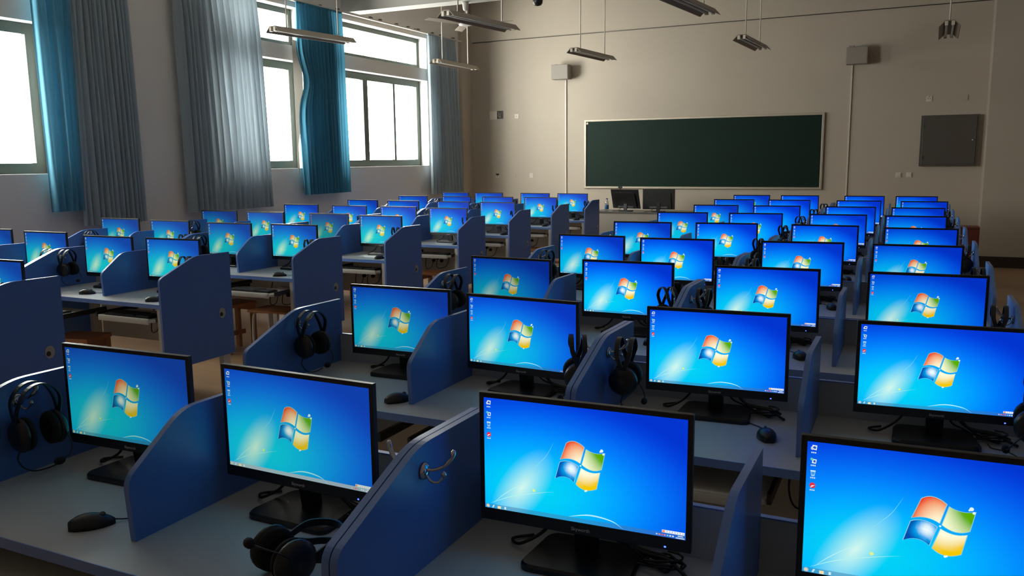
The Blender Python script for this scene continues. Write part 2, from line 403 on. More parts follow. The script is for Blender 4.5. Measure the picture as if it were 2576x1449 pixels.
def make_desk(loc, label, group):
    d = thing('computer_desk', label, 'desk', loc, 0, group)
    h = UW/2; D = .645
    MB().box(-h+.018, h-.018, -D+.012, 0, TOP-.025, TOP).build('desktop', 'white', d)
    MB().box(-h+.018, h-.018, -D+.009, -D+.012, TOP-.028, TOP+.0005).build('front_edge', 'edge', d)
    for sx in (-1, 1):
        a, b = (-h, -h+.018) if sx < 0 else (h-.018, h)
        poly = panel_poly(-D, 0, .295)
        pn = MB(); n = len(poly)
        pn.prism(poly, a, b, 'x'); pn.mi = [0, 0]+[1 if True else 0]*n
        p = pn.build('side_panel', ['blue', 'edge'], d)
        q = MB(); xx = b if sx > 0 else a; s = 1 if sx > 0 else -1
        q.prism([(-.105+.030*math.cos(g*PI/10), .61+.038*math.sin(g*PI/10)) for g in range(20)], min(xx, xx+s*.0025), max(xx, xx+s*.0025), 'x')
        q.cur = 1; q.prism([(-.115+.014*math.cos(g*PI/7), .602+.015*math.sin(g*PI/7)) for g in range(14)], min(xx+s*.002, xx+s*.0045), max(xx+s*.002, xx+s*.0045), 'x')
        q.build('cable_grommet', ['sticker', 'black'], p)
        lg = MB(); x0, x1 = (a+.018, a+.06) if sx < 0 else (b-.06, b-.018)
        for (ya, yb) in ((-D+.014, -D+.05), (-.10, -.03)):
            MB().box(x0, x1, ya, yb, 0, TOP-.026).build('leg', 'leg', d)
        hk = make_hook(b if sx < 0 else a, -.315, .985, -sx); hk.build('hook', 'chrome', p)
    dp = rounded([(-.017, TOP), (-.017, PT-.004), (-.33, PT), (-D+.125, .915), (-D+.135, TOP)], [.002, .002, .05, .03, .002], 5)
    pn = MB(); pn.prism(dp, -.009, .009, 'x'); pn.mi = [0, 0]+[1]*(len(dp)); pn.build('divider', ['blue', 'edge'], d)
    MB().box(-h+.018, h-.018, -.016, -.001, TOP, .878).build('back_board', 'white', d)
    MB().box(-h+.06, h-.06, -.020, -.004, .32, TOP-.03).build('modesty_panel', 'leg', d)
    MB().box(-h+.018, h-.018, -.017, 0, .878, .882).build('back_edge', 'edge', d)
    for cx in (-h/2, h/2):
        po = .02
        t = MB(); w2 = .285
        t.prism(rounded([(cx-w2, -D+.30-po), (cx-w2, -D-po+.04), (cx-w2+.05, -D-po), (cx+w2-.05, -D-po), (cx+w2, -D-po+.04), (cx+w2, -D+.30-po)], .015, 3), .625, .642, 'z')
        t.box(cx-w2+.04, cx+w2-.04, -D-po+.004, -D-po+.02, .612, .652, .004)
        tr = t.build('keyboard_tray', 'tray', d)
        for e in (-1, 1): xx = cx+e*(w2+.008); MB().box(xx-.007, xx+.007, -D+.03-po, -D+.36, .628, .662).build('slide_rail', 'black', tr)
    s = MB(); s.box(.02, .20, -.045, -.016, .47, .56, .004).build('socket_strip', 'plate', d)
    pl = MB()
    for k in range(3): pl.lathe([(.0, 0), (.018, 0), (.02, .02), (.013, .035), (.0, .036)], (.05+k*.055, -.045-.036, .50+(k % 2)*.03), 'y', 10)
    P = curve([(.05, -.08, .5), (.03, -.09, .42), (-.05, -.07, .40), (-.08, -.04, .47), (-.06, -.02, .60)], 5); pl.tube(P, .004, 5)
    P = curve([(.105, -.08, .52), (.12, -.10, .42), (.22, -.06, .44), (.26, -.03, .60)], 5); pl.tube(P, .004, 5)
    pl.build('power_plug', 'rubber', d)
    return d
SEAT = {1: 'leftmost seat', 2: 'second seat from left', 3: 'third seat from left', 4: 'rightmost seat'}
RROW = ['row nearest the camera', 'second row from camera', 'third row from camera', 'fourth row from camera', 'fifth row from camera', 'sixth row from camera', 'seventh row from camera', 'eighth row from camera', 'farthest row']
LROW = [None, 'row nearest the camera', 'second row from camera', 'third row from camera', 'fourth row from camera', 'fifth row from camera', 'sixth row from camera', 'seventh row from camera', 'farthest row']
RB = [1.89, 3.19, 4.46, 5.84, 7.23, 8.63, 9.97, 11.33, 12.62]
LB = [None, 3.24, 4.60, 5.94, 7.26, 8.68, 9.97, 11.33, 12.63]
XU = [-6.67, -5.222, -1.73, -.283]
def place(r, c):
    # block, row words, seat words, desk back y, desk centre x
    left = c <= 4; return ('window block' if left else 'right block'), (LROW if left else RROW)[r], SEAT[c if left else c-4], (LB if left else RB)[r], XU[(c-1)//2]
def TRAYSIDE(o): return 0 if sum(v.co.x for v in o.data.vertices) < 0 else 1
PULL = {(3, 1, 1): .17, (2, 1, 0): .16, (5, 1, 1): .05, (4, 0, 1): .06}
DESK0 = None; DESKS = []
for r in range(9):
    for u in range(4):
        if u < 2 and r == 0: continue
        if u < 1 and r == 1: continue
        rows = LROW if u < 2 else RROW; yb = (LB if u < 2 else RB)[r]
        lab = 'blue carrel desk with pale top, %s, %s, %s desk' % ('window block' if u < 2 else 'right block', rows[r], 'left' if u % 2 == 0 else 'right')
        grp = 'two-seat carrel desks'
        if DESK0 is None: DESK0 = make_desk((XU[u], yb, 0), lab, grp); d = DESK0
        else: d = dup(DESK0); d.location = (XU[u], yb, 0); d['label'] = lab
        for ch in d.children:      # the trays standing pulled out
            if ch.name.startswith('keyboard_tray') and ((r, u, TRAYSIDE(ch)) in PULL): ch.location.y = -PULL[(r, u, TRAYSIDE(ch))]
        DESKS.append((r, u, d))

# ------------------------------------------------------------------ monitor
MW, MH, MZ = .51, .317, .081
SW, SH, SZ = .486, .275, .081+.030
def make_screen(parent, y=-.0092):
    me = bpy.data.meshes.new('screen'); vs = []; fs = []; cols = []; mi = []
    def P(s, t, e=0): return (-SW/2+s*SW, y-.0003*e, SZ+t*SH)
    def poly(pts, col, e=1, cols_=None):
        n = len(vs); vs.extend([P(a, b, e) for a, b in pts]); fs.append(tuple(range(n, n+len(pts)))); mi.append(1)
        cols.append([col]*len(pts) if cols_ is None else cols_)
    vs.extend([P(0, 0), P(1, 0), P(1, 1), P(0, 1)]); fs.append((0, 1, 2, 3)); mi.append(0); cols.append([(0, 0, 0)]*4)
    def q(p, t): return ((1-t)**2*p[0][0]+2*t*(1-t)*(2*p[1][0]-.5*p[0][0]-.5*p[2][0])+t*t*p[2][0], (1-t)**2*p[0][1]+2*t*(1-t)*(2*p[1][1]-.5*p[0][1]-.5*p[2][1])+t*t*p[2][1])
    def pane(top, bot, f):
        N = 8
        # pale rim under the pane
        T = [q(top, i/N) for i in range(N+1)]; B = [q(bot, i/N) for i in range(N+1)]
        cx = sum(a for a, b in T+B)/(2*N+2); cy = sum(b for a, b in T+B)/(2*N+2)
        ring = T+B[::-1]; poly([(cx+(a-cx)*1.06, cy+(b-cy)*1.05) for a, b in ring][::-1], (.25, .62, .75), 1)
        for i in range(N):
            for j in range(5):
                pts = []; cs = []
                for (a, b) in ((i, j), (i, j+1), (i+1, j+1), (i+1, j)):
                    t = b/5; x = T[a][0]*(1-t)+B[a][0]*t; z = T[a][1]*(1-t)+B[a][1]*t; pts.append((x, z)); cs.append(f(a/N, 1-t))
                poly(pts, None, 2, cs)
    def mix(a, b, t): t = max(0, min(1, t)); return tuple(a[k]*(1-t)+b[k]*t for k in range(3))
    red = lambda a, t: mix(mix((.95, .40, .12), (.85, .06, .02), (1-a)*.8+max(0, t-.5)*1.0), (1, .92, .65), (1-t)*a*1.3)
    grn = lambda a, t: mix((.95, .98, .65), (.10, .42, .0), (a*.75+t*.65)**1.6)
    def blu(a, t):
        k = 1.2-1.75*math.hypot(a-.72, (t-.62)*.9)
        return mix((.0, .07, .42), (.0, .36, .85), k*2) if k < .5 else mix((.0, .36, .85), (.88, 1.0, 1.0), (k-.5)*2)
    yel = lambda a, t: mix((.90, .58, .0), (1.0, .98, .72), t*1.5-.3+(.4-a)*.5)
    pane([(.429, .682), (.470, .705), (.517, .664)], [(.400, .536), (.450, .551), (.497, .523)], red)
    pane([(.528, .650), (.571, .624), (.617, .636)], [(.507, .514), (.555, .476), (.602, .495)], grn)
    pane([(.396, .508), (.442, .525), (.489, .492)], [(.374, .363), (.422, .387), (.466, .352)], blu)
    pane([(.503, .482), (.549, .453), (.594, .464)], [(.478, .337), (.523, .296), (.578, .320)], yel)
    for (a, b, rr) in ((.603, .655, .008), (.612, .628, .0055), (.596, .645, .004), (.524, .288, .005), (.530, .292, .004), (.5, .502, .004)):
        poly([(a+rr*math.cos(g*PI/4), b+rr*1.78*math.sin(g*PI/4)) for g in range(8)], (.75, .95, .95), 3)
    def streak(pts, wd, col):
        c = curve([(a, b, 0) for a, b in pts], 6); N = len(c)-1
        for i in range(N):
            w0 = wd*math.sin(PI*(i/N)**.8+.02); w1 = wd*math.sin(PI*((i+1)/N)**.8+.02)
            poly([(c[i].x, c[i].y-w0), (c[i+1].x, c[i+1].y-w1), (c[i+1].x, c[i+1].y+w1), (c[i].x, c[i].y+w0)], col, 1)
    streak([(.44, .040), (.545, .079), (.651, .060), (.712, .004)], .006, (.45, .85, 1))
    streak([(.03, .045), (.135, .13), (.25, .19), (.37, .24)], .0035, (.45, .90, .85))
    streak([(.367, .677), (.329, .553), (.29, .474), (.222, .353)], .0028, (.25, .78, .92))
    streak([(.045, .05), (.10, .14), (.17, .23), (.25, .30)], .003, (.55, .92, .85))
    poly([(.262+.008*math.cos(g*PI/3), .222+.014*math.sin(g*PI/3)) for g in range(6)], (.75, .9, .25), 2)
    # desktop icons with caption bars
    W_ = (.78, .88, .95)
    for k, (a, b) in enumerate(((.026, .955), (.026, .858), (.026, .765), (.026, .672))):
        if k == 0: poly([(a-.010, b-.010), (a+.010, b-.016), (a+.012, b+.020), (a-.006, b+.022)], W_, 2); poly([(a-.005, b-.002), (a+.007, b-.008), (a+.008, b+.012), (a-.002, b+.014)], (.02, .1, .55), 3); poly([(a-.012, b-.012), (a-.004, b-.016), (a-.004, b+.004), (a-.012, b+.008)], (.6, .65, .7), 3)
        if k == 1: poly([(a-.006, b-.018), (a+.010, b-.020), (a+.012, b+.012), (a-.004, b+.014)], W_, 2); poly([(a-.001, b-.010), (a+.008, b-.012), (a+.008, b+.006), (a, b+.007)], (.02, .1, .55), 3); poly([(a-.007+.006*math.cos(g*PI/4), b+.012+.011*math.sin(g*PI/4)) for g in range(8)], (.1, .55, .45), 3)
        if k == 2: poly([(a-.006, b-.022), (a+.006, b-.022), (a+.010, b+.020), (a-.010, b+.020)], (.35, .65, .85), 2); poly([(a-.005, b-.012), (a+.005, b-.012), (a+.007, b+.010), (a-.007, b+.010)], (.05, .3, .8), 3); poly([(a-.010, b+.014), (a+.010, b+.014), (a+.010, b+.021), (a-.010, b+.021)], W_, 3)
        if k == 3: poly([(a+.012*math.cos(g*PI/6), b+.022*math.sin(g*PI/6)) for g in range(12)], (.75, .03, .06), 2); poly([(a-.008, b-.018), (a+.004, b-.004), (a+.010, b+.004), (a-.004, b+.000)], (.9, .8, .8), 3)
        for j in range(3): poly([(a-.010+j*.007, b-.040), (a-.005+j*.007, b-.040), (a-.005+j*.007, b-.030), (a-.010+j*.007, b-.030)], (.6, .75, .95), 2)
    # task bar buttons, tray icons, clock, input bar
    poly([(.016+.010*math.cos(g*PI/5), .019+.018*math.sin(g*PI/5)) for g in range(10)], (.35, .55, .75), 2); poly([(.011, .012), (.021, .012), (.021, .028), (.011, .028)], (.85, .65, .3), 3)
    poly([(.038, .006), (.045, .006), (.052, .030), (.044, .032)], (.55, .8, .95), 2)
    poly([(.068, .004), (.086, .004), (.086, .028), (.068, .028)], (.85, .75, .45), 2)
    poly([(.104, .006), (.114, .006), (.114, .030), (.104, .030)], (.45, .75, .95), 2); poly([(.106, .012), (.112, .012), (.112, .024), (.106, .024)], W_, 3)
    for k, cc in enumerate(((.5, .6, .8), (.8, .25, .2), (.75, .1, .15), (.8, .2, .3), (.15, .6, .8), (.7, .75, .85), (.75, .8, .9))):
        a = .868+k*.0125; poly([(a-.004, .012), (a+.004, .012), (a+.004, .024), (a-.004, .024)], cc, 2)
    for k in range(5): a = .965+k*.005; poly([(a, .021), (a+.0035, .021), (a+.0035, .031), (a, .031)], (.75, .85, 1), 2)
    for k in range(8): a = .956+k*.005; poly([(a, .005), (a+.0038, .005), (a+.0038, .014), (a, .014)], (.75, .85, 1), 2)
    poly([(.892, .038), (.996, .038), (.996, .062), (.892, .062)], (.85, .88, .92), 2); poly([(.894, .040), (.906, .040), (.906, .060), (.894, .060)], (.9, .3, .15), 3)
    for k in range(7): a = .914+k*.012; poly([(a, .044), (a+.004, .044), (a+.004, .056), (a, .056)], (.35, .45, .7), 3)
    me.from_pydata(vs, [], fs); me.materials.append(MT['screen']); me.materials.append(MT['icons'])
    me.polygons.foreach_set('material_index', mi)
    uvs = []; cc = []
    for p in me.polygons:
        for k, li in enumerate(p.loop_indices):
            co = me.vertices[me.loops[li].vertex_index].co
            uvs += [(co.x+SW/2)/SW, (co.z-SZ)/SH]; cc += [*cols[p.index][k], 1]
    me.uv_layers.new(name='UVMap'); me.color_attributes.new('Col', 'FLOAT_COLOR', 'CORNER')
    me.uv_layers['UVMap'].data.foreach_set('uv', uvs); me.color_attributes['Col'].data.foreach_set('color', cc)
    o = bpy.data.objects.new('screen', me); C.objects.link(o); o.parent = parent; return o
def text_mesh(name, s, size, m, parent, loc, rx=PI/2, rz=0, ext=.0003):
    cu = bpy.data.curves.new(name, 'FONT'); cu.body = s; cu.size = size; cu.align_x = 'CENTER'; cu.align_y = 'CENTER'; cu.extrude = ext; cu.resolution_u = 3
    t = bpy.data.objects.new(name, cu); C.objects.link(t); bpy.context.view_layer.update()
    me = bpy.data.meshes.new_from_object(t.evaluated_get(bpy.context.evaluated_depsgraph_get())); me.name = name
    bpy.data.objects.remove(t); me.materials.clear(); me.materials.append(MT[m])
    o = bpy.data.objects.new(name, me); C.objects.link(o); o.parent = parent; o.location = loc; o.rotation_euler = (rx, 0, rz); return o
def make_monitor():
    m = thing('computer_monitor', '', 'monitor')
    h = MB(); b = .012; x = MW/2; z0, z1 = MZ, MZ+MH; y0, y1 = -.010, .006
    h.box(-x, -x+b, y0, y1, z0, z1, .0015); h.box(x-b, x, y0, y1, z0, z1, .0015)
    h.box(-x+b*.8, x-b*.8, y0, y1, z1-b, z1, .0015); h.box(-x+b*.8, x-b*.8, y0, y1, z0, z0+.030, .0015)
    h.box(-x+.005, x-.005, -.008, .010, z0+.004, z1-.004, .002)
    # stepped back shell with a vent slot
    h.prism(rounded([(-.20, z0+.02), (.20, z0+.02), (.18, z1-.05), (-.18, z1-.05)], .02, 3), .010, .030, 'y')
    h.box(-.075, .075, .010, .0125, z1-.034, z1-.022)
    h.build('housing', 'black', m)
    make_screen(m)
    tx = text_mesh('maker_lettering', 'Skyworth', .0118, 'silver', m, (0, -.0103, z0+.0125)); tx['label'] = 'small silver lettering on the lower bezel'
    l = MB(); l.sphere((.198, -.0103, z0+.0075), (.0028, .0012, .0022), 8).build('power_light', 'led', m)
    nk = MB(); nk.prism([(.030, .012), (.052, .012), (.046, .20), (.012, .20), (.016, .10)], -.026, .026, 'x').build('stand_neck', 'gloss', m)
    bs = MB(); pl = rounded([(-.135, -.075), (.135, -.075), (.120, .115), (-.120, .115)], .035, 5)
    n = len(pl); bs.v = [(a, b, 0) for a, b in pl]+[(a, b, .012) for a, b in pl]+[(a*.96, b*.96, .018) for a, b in pl]
    bs.f = [tuple(range(n))[::-1], tuple(range(2*n, 3*n))]+[(i, (i+1) % n, n+(i+1) % n, n+i) for i in range(n)]+[(n+i, n+(i+1) % n, 2*n+(i+1) % n, 2*n+i) for i in range(n)]
    bs.sm = [False]*len(bs.f); bs.mi = [0]*len(bs.f); bs.build('stand_base', 'gloss', m)
    for pts, r in (([(-.06, .03, .16), (-.085, .045, .09), (-.12, .05, .04), (-.17, .03, .012), (-.20, .06, .008), (-.16, .10, .006)], .0042),
                   ([(.05, .03, .16), (.08, .05, .07), (.12, .055, .03), (.15, .06, .012), (.19, .03, .008), (.20, .07, .006)], .004),
                   ([(.02, .03, .15), (.05, .06, .06), (.09, .085, .03), (.13, .09, .010), (.18, .085, .006)], .0034)):
        MB().tube(curve(pts, 5), r, 6).build('cable', 'rubber', m)
    kn = MB(); P = []
    for k in range(40): g = k*PI/6; P.append((.175+.045*math.cos(g)+.012*math.sin(k*.7), .055+.020*math.sin(g)+.01*math.cos(k*.5), .008+.0006*k+.003*math.sin(k)))
    kn.tube(P, .003, 5); P2 = [(.03, .035, .17), (.06, .06, .10), (.10, .06, .045), (.14, .06, .03), (.19, .055, .026), (.22, .04, .014), (.245, .02, .006)]
    kn.tube(curve(P2, 5), .005, 6).tube(curve([(a-.01, b+.008, c+.004) for a, b, c in P2], 5), .004, 6)
    kn.build('cable_bundle', 'rubber', m)
    return m
MON = make_monitor()
POSES = [('A',5,-2.098,1.699,2.2),('A',6,-1.437,1.676,-1.3),('A',7,-.654,1.726,2.3),('A',8,.08,1.707,2.3),('B',5,-2.011,3.055,1.2),('B',6,-1.395,2.997,-3.5),('B',7,-.619,3.006,3.4),('B',8,.108,3.014,4.2),('B',4,-4.857,3.089,1.8),('C',5,-2.024,4.21,-2.8),('C',6,-1.367,4.29,1.0),('C',7,-.643,4.291,2.8),('C',8,.078,4.318,2.8),('C',1,-7.194,4.573,6.3),('C',2,-6.41,4.528,1.1),('C',3,-5.536,4.418,1.9),('C',4,-4.875,4.434,3.2),('D',5,-2.085,5.689,-1.2),('D',6,-1.446,5.636,3.4),('D',7,-.635,5.681,6.7),('D',8,.039,5.703,2.9),('D',1,-7.204,5.907,3.1),('D',2,-6.448,5.845,-.1),('D',3,-5.63,5.78,2.5),('D',4,-4.911,5.815,.6),('E',5,-2.109,7.03,3.9),('E',6,-1.405,7.111,6.3),('E',7,-.63,7.132,.6),('E',8,.063,7.037,2.8),('E',1,-7.196,7.245,3.0),('E',2,-6.457,7.178,1.3),('E',3,-5.58,7.169,-.2),('E',4,-4.838,7.044,0),('F',5,-2.104,8.398,6.8),('F',6,-1.388,8.442,5.7),('F',7,-.636,8.475,3.3),('F',8,.029,8.435,2.4),('F',1,-7.117,8.586,6.5),('F',2,-6.32,8.532,1.7),('F',3,-5.581,8.508,0),('F',4,-4.823,8.383,-1.4),('G',5,-2.06,9.781,4.3),('G',6,-1.383,9.789,4.9),('G',7,-.612,9.797,3.7),('G',8,.049,9.759,1.4),('G',1,-7.056,9.844,.6),('G',2,-6.329,9.77,-.1),('G',3,-5.52,9.735,-4.0),('G',4,-4.847,9.705,-1.0),('H',5,-2.111,11.131,5.8),('H',6,-1.425,11.155,5.0),('H',7,-.605,11.145,3.2),('H',8,.117,11.136,2.5),('H',1,-7.034,11.143,3.1),('H',2,-6.248,11.122,-3.0),('H',3,-5.549,11.116,-.6),('H',4,-4.85,11.101,.7),('I',5,-2.106,12.416,5.3),('I',6,-1.448,12.438,4.4),('I',7,-.608,12.455,2.9),('I',8,.036,12.47,1.8),('I',1,-7.018,12.466,-.9),('I',2,-6.374,12.441,1.7),('I',3,-5.53,12.435,.3),('I',4,-4.878,12.429,.7)]
# brightness, wash, light task bar
def look(r, c):
    if c <= 4:
        base = {1: .60, 2: .66, 3: .71, 4: .76}[c]; return (base*(.85 if r == 1 else 1)+(.12 if r >= 5 else 0), .85 if r < 5 else .35, .0)
    return {5: (.62, .45, 0), 6: (.86, .2, 0), 7: (1, 0, 0), 8: (1, 0, 0)}[c] if r < 2 else {5: (.85, .12, 0), 6: (1, .0, 0), 7: (.95, 0, 0), 8: (.85, 0, 0)}[c]
LOOK = {(0, 5): (.52, .75, 0), (0, 6): (.72, .55, 1), (0, 7): (1.0, 0, 0), (1, 5): (.55, .5, 0), (2, 5): (.45, .25, 0), (3, 5): (.85, .1, 0), (3, 3): (.6, .9, 0), (4, 3): (.38, 1, 0), (4, 4): (.85, 1, 0), (4, 1): (.4, .8, 0)}
first = True
for (rr, c, x, y, a) in POSES:
    r = 'ABCDEFGHI'.index(rr); blk, row, seat, yb, xu = place(r, c)
    m = MON if first else dup(MON); first = False
    m.location = (x, y, TOP); m.rotation_euler = (0, 0, math.radians(a))
    m['label'] = 'lit black monitor, %s, %s, %s' % (blk, row, seat)
    m['group'] = 'monitors on the carrel desks'
    for ch in m.children:
        if ch.name.startswith('screen'): b, g, t = LOOK.get((r, c), look(r, c)); ch.color = (b, g, t, 1)
MONS = [o for o in C.objects if o.name.startswith('computer_monitor')]

# ------------------------------------------------------------------ headsets
def make_headset():
    h = thing('headset', '', 'headset')
    b = MB()
    for s in (-1, 1):
        P = []
        for k in range(-4, 25):
            g = PI*k/20; g2 = max(0, min(PI, g)); x = .066*math.cos(g2); z = -.078+.078*math.sin(g2)
            if k < 0: z = -.078+k*.010
            if k > 20: z = -.078-(k-20)*.010
            spread = .024*max(0, min(1, (z+.118)/.07))
            P.append((x, s*spread, z))
        vs = []; N = len(P)
        for i, p in enumerate(P):
            t = (Vector(P[min(i+1, N-1)])-Vector(P[max(i-1, 0)])).normalized(); nrm = t.cross(Vector((0, 1, 0))).normalized()
            for (u_, v_) in ((-.0085, -.0022), (.0085, -.0022), (.0085, .0022), (-.0085, .0022)): vs.append(Vector(p)+Vector((0, 1, 0))*u_+nrm*v_)
        fs = []
        for i in range(N-1):
            for k in range(4): fs.append((i*4+k, i*4+(k+1) % 4, i*4+4+(k+1) % 4, i*4+4+k))
        fs += [(0, 1, 2, 3), tuple(range(4*N-4, 4*N))]; b.add(vs, fs, False)
    b.build('headband', 'gloss', h)
    for s in (-1, 1):
        x = s*.058
        c = MB(); c.lathe([(.0, .018), (.020, .017), (.042, .012), (.053, 0), (.053, -.008), (.046, -.012), (.0, -.012)], (0, 0, 0), 'x', 22)
        c.v = [(x+s*p[0], p[1], p[2]-.150) for p in c.v]
        c.prism([(-.010, -.118), (.010, -.118), (.013, -.135), (-.013, -.135)], min(x, x+s*.012), max(x, x+s*.012), 'x')
        ec = c.build('ear_cup', 'gloss', h)
        q = MB(); q.lathe([(.016, -.012), (.046, -.012), (.052, -.018), (.050, -.028), (.040, -.033), (.024, -.028), (.018, -.016)], (0, 0, 0), 'x', 22)
        q.v = [(x+s*p[0], p[1], p[2]-.150) for p in q.v]; q.build('ear_cushion', 'foam', ec)
        g = MB(); xx = x+s*.0165; g.add([(xx, -.007, -.155), (xx, .007, -.155), (xx, .007, -.143), (xx, -.007, -.143)], [(0, 1, 2, 3)])
        g.add([(xx+s*.0003, -.004, -.152), (xx+s*.0003, .004, -.152), (xx+s*.0003, .004, -.146), (xx+s*.0003, -.004, -.146)], [(0, 1, 2, 3)]); g.mi[-1] = 1
        g.build('emblem', ['silver', 'black'], ec)
    mc = MB(); mc.tube(curve([(.070, -.02, -.17), (.074, -.042, -.195), (.06, -.06, -.225), (.03, -.065, -.238)], 5), .0022, 6)
    mb_ = mc.build('microphone_boom', 'rubber', h); MB().sphere((.020, -.066, -.240), (.018, .012, .012), 12).build('microphone', 'foam', mb_)
    cb = MB(); cb.tube(curve([(-.062, .0, -.20), (-.066, .004, -.225), (-.05, .0, -.255), (-.02, .0, -.272), (.03, .012, -.279), (.085, .03, -.279)], 5), .0024, 6); cb.build('cable', 'rubber', h)
    return h
HS = make_headset()
EMPTY_HOOKS = {(0, 6), (0, 7), (0, 8), (4, 5), (5, 8)}
first = True; HZ_ = 1.0415
for (rr, c, x, y, a) in POSES:
    r = 'ABCDEFGHI'.index(rr)
    if (r, c) in EMPTY_HOOKS: continue
    blk, row, seat, yb, xu = place(r, c); left_seat = c % 2 == 1
    s = 1 if left_seat else -1
    px = xu-s*(UW/2-.018)+s*(.064 if s > 0 else .056 if c == 8 else .082)
    hd = HS if first else dup(HS); first = False
    hd.location = (px, yb-(.30 if s > 0 else .315), HZ_); hd.rotation_euler = (0, 0, PI/2+math.radians(random.uniform(-8, 10)) if s > 0 else -PI/2+math.radians(random.uniform(-6, 6) if c == 8 else random.uniform(12, 42)))
    if (r, c) in ((3, 6), (2, 8), (3, 2), (4, 2)):
        for ch in hd.children:
            if ch.name.startswith('microphone_boom'): p = Vector((.070, 0, -.150)); Rm = Matrix.Rotation(math.radians(205), 3, 'X'); ch.rotation_euler = Rm.to_euler(); ch.location = p-Rm@p
    hd['label'] = 'black headset hanging on hook, %s, %s, %s' % (blk, row, seat); hd['group'] = 'headsets on the desks'
lying = dup(HS); lying.location = (-1.205, 1.535, .805); lying.rotation_euler = (math.radians(-90), 0, math.radians(-20))
lying['label'] = 'black headset lying on the desktop in front of the monitor with the pale taskbar'; lying['group'] = 'headsets on the desks'
for ch in list(lying.children):
    if ch.name.startswith('cable'): bpy.data.objects.remove(ch)

# ------------------------------------------------------------------ mice and keyboards
def make_mouse():
    m = thing('computer_mouse', '', 'mouse'); b = MB(); N, K = 14, 14
    for i in range(N+1):
        t = i/N; y = -.056+.112*t; wd = .031*(math.sin(PI*min(.999, max(.02, t*.93+.04)))**.38)*(.92+.12*math.sin(PI*t)); hh = .036*(math.sin(PI*max(.03, min(.97, t*.86+.10)))**.6)*(1.08-.25*t)
        for k in range(K+1):
            g = PI*k/K; b.v.append((wd*math.cos(g), y, .001+hh*math.sin(g)**.8))
    for i in range(N):
        for k in range(K): a = i*(K+1)+k; b.f.append((a, a+1, a+K+2, a+K+1))
    b.f.append(tuple(range(K+1))); b.f.append(tuple(range(N*(K+1), (N+1)*(K+1)))[::-1]); b.f.append(tuple([i*(K+1) for i in range(N+1)]+[i*(K+1)+K for i in range(N, -1, -1)]))
    b.sm = [True]*(len(b.f)-3)+[False]*3; b.mi = [0]*len(b.f); b.build('body', 'black', m)
    MB().lathe([(.0, -.003), (.008, -.003), (.009, 0), (.008, .003), (0, .003)], (0, .026, .0262), 'x', 12).build('scroll_wheel', 'grey', m)
    MB().tube(curve([(0, .054, .008), (.003, .085, .004), (-.012, .12, .0025), (-.045, .16, .0025), (-.085, .17, .0025), (-.10, .21, .0025)], 6), .0019, 5).build('cable', 'rubber', m)
    return m
MS = make_mouse(); first = True
MPOS = {(0, 5): (-1.907, 1.40, -38), (1, 5): (-1.80, 2.70, -30), (1, 7): (-.405, 2.83, 18), (0, 6): None, (0, 7): None, (0, 8): None}
for (rr, c, x, y, a) in POSES:
    r = 'ABCDEFGHI'.index(rr); blk, row, seat, yb, xu = place(r, c)
    p = MPOS.get((r, c), 'x')
    if p is None: continue
    if p == 'x':
        if c <= 4: p = (x+random.uniform(.17, .22) if c % 2 == 0 else x+random.uniform(-.02, .12), yb-.645+random.uniform(.10, .17), random.uniform(-60, -10))
        else: p = (x+random.uniform(.19, .23), yb-.645+random.uniform(.22, .30), random.uniform(-20, 25))
    m = MS if first else dup(MS); first = False
    m.location = (p[0], p[1], TOP+.0005); m.rotation_euler = (0, 0, math.radians(p[2]))
    m['label'] = 'black mouse on desktop, %s, %s, %s' % (blk, row, seat); m['group'] = 'mice on the desks'
def make_keyboard():
    k = thing('computer_keyboard', '', 'keyboard')
    MB().prism(rounded([(-.215, -.068), (.215, -.068), (.215, .068), (-.215, .068)], .014, 3), 0, .013, 'z').build('case', 'black', k)
    for nm, x0, n in (('letter_keys', -.205, 15), ('arrow_keys', .090, 3), ('number_keys', .145, 4)):
        q = MB()
        for j in range(5 if nm != 'arrow_keys' else 4):
            for i in range(n): q.box(x0+i*.0186, x0+i*.0186+.0158, -.058+j*.0205, -.058+j*.0205+.0170, .013, .0205)
        q.build(nm, 'key', k)
    q = MB()
    for i in range(12): q.box(-.205+i*.026, -.205+i*.026+.018, .048, .061, .013, .0195)
    q.build('function_keys', 'key', k)
    return k
KB = make_keyboard(); first = True
for (rr, c, x, y, a) in POSES:
    r = 'ABCDEFGHI'.index(rr)
    if not ((c in (3, 4) and 1 <= r <= 7)): continue
    blk, row, seat, yb, xu = place(r, c); k = KB if first else dup(KB); first = False
    cx = xu+(-1 if c % 2 else 1)*UW/4
    k.location = (cx-.01, yb-.645+.085-PULL.get((r, (c-1)//2, (c-1) % 2), 0), .642); k['label'] = 'dark keyboard on pullout tray, %s, %s, %s' % (blk, row, seat); k['group'] = 'keyboards on the trays'

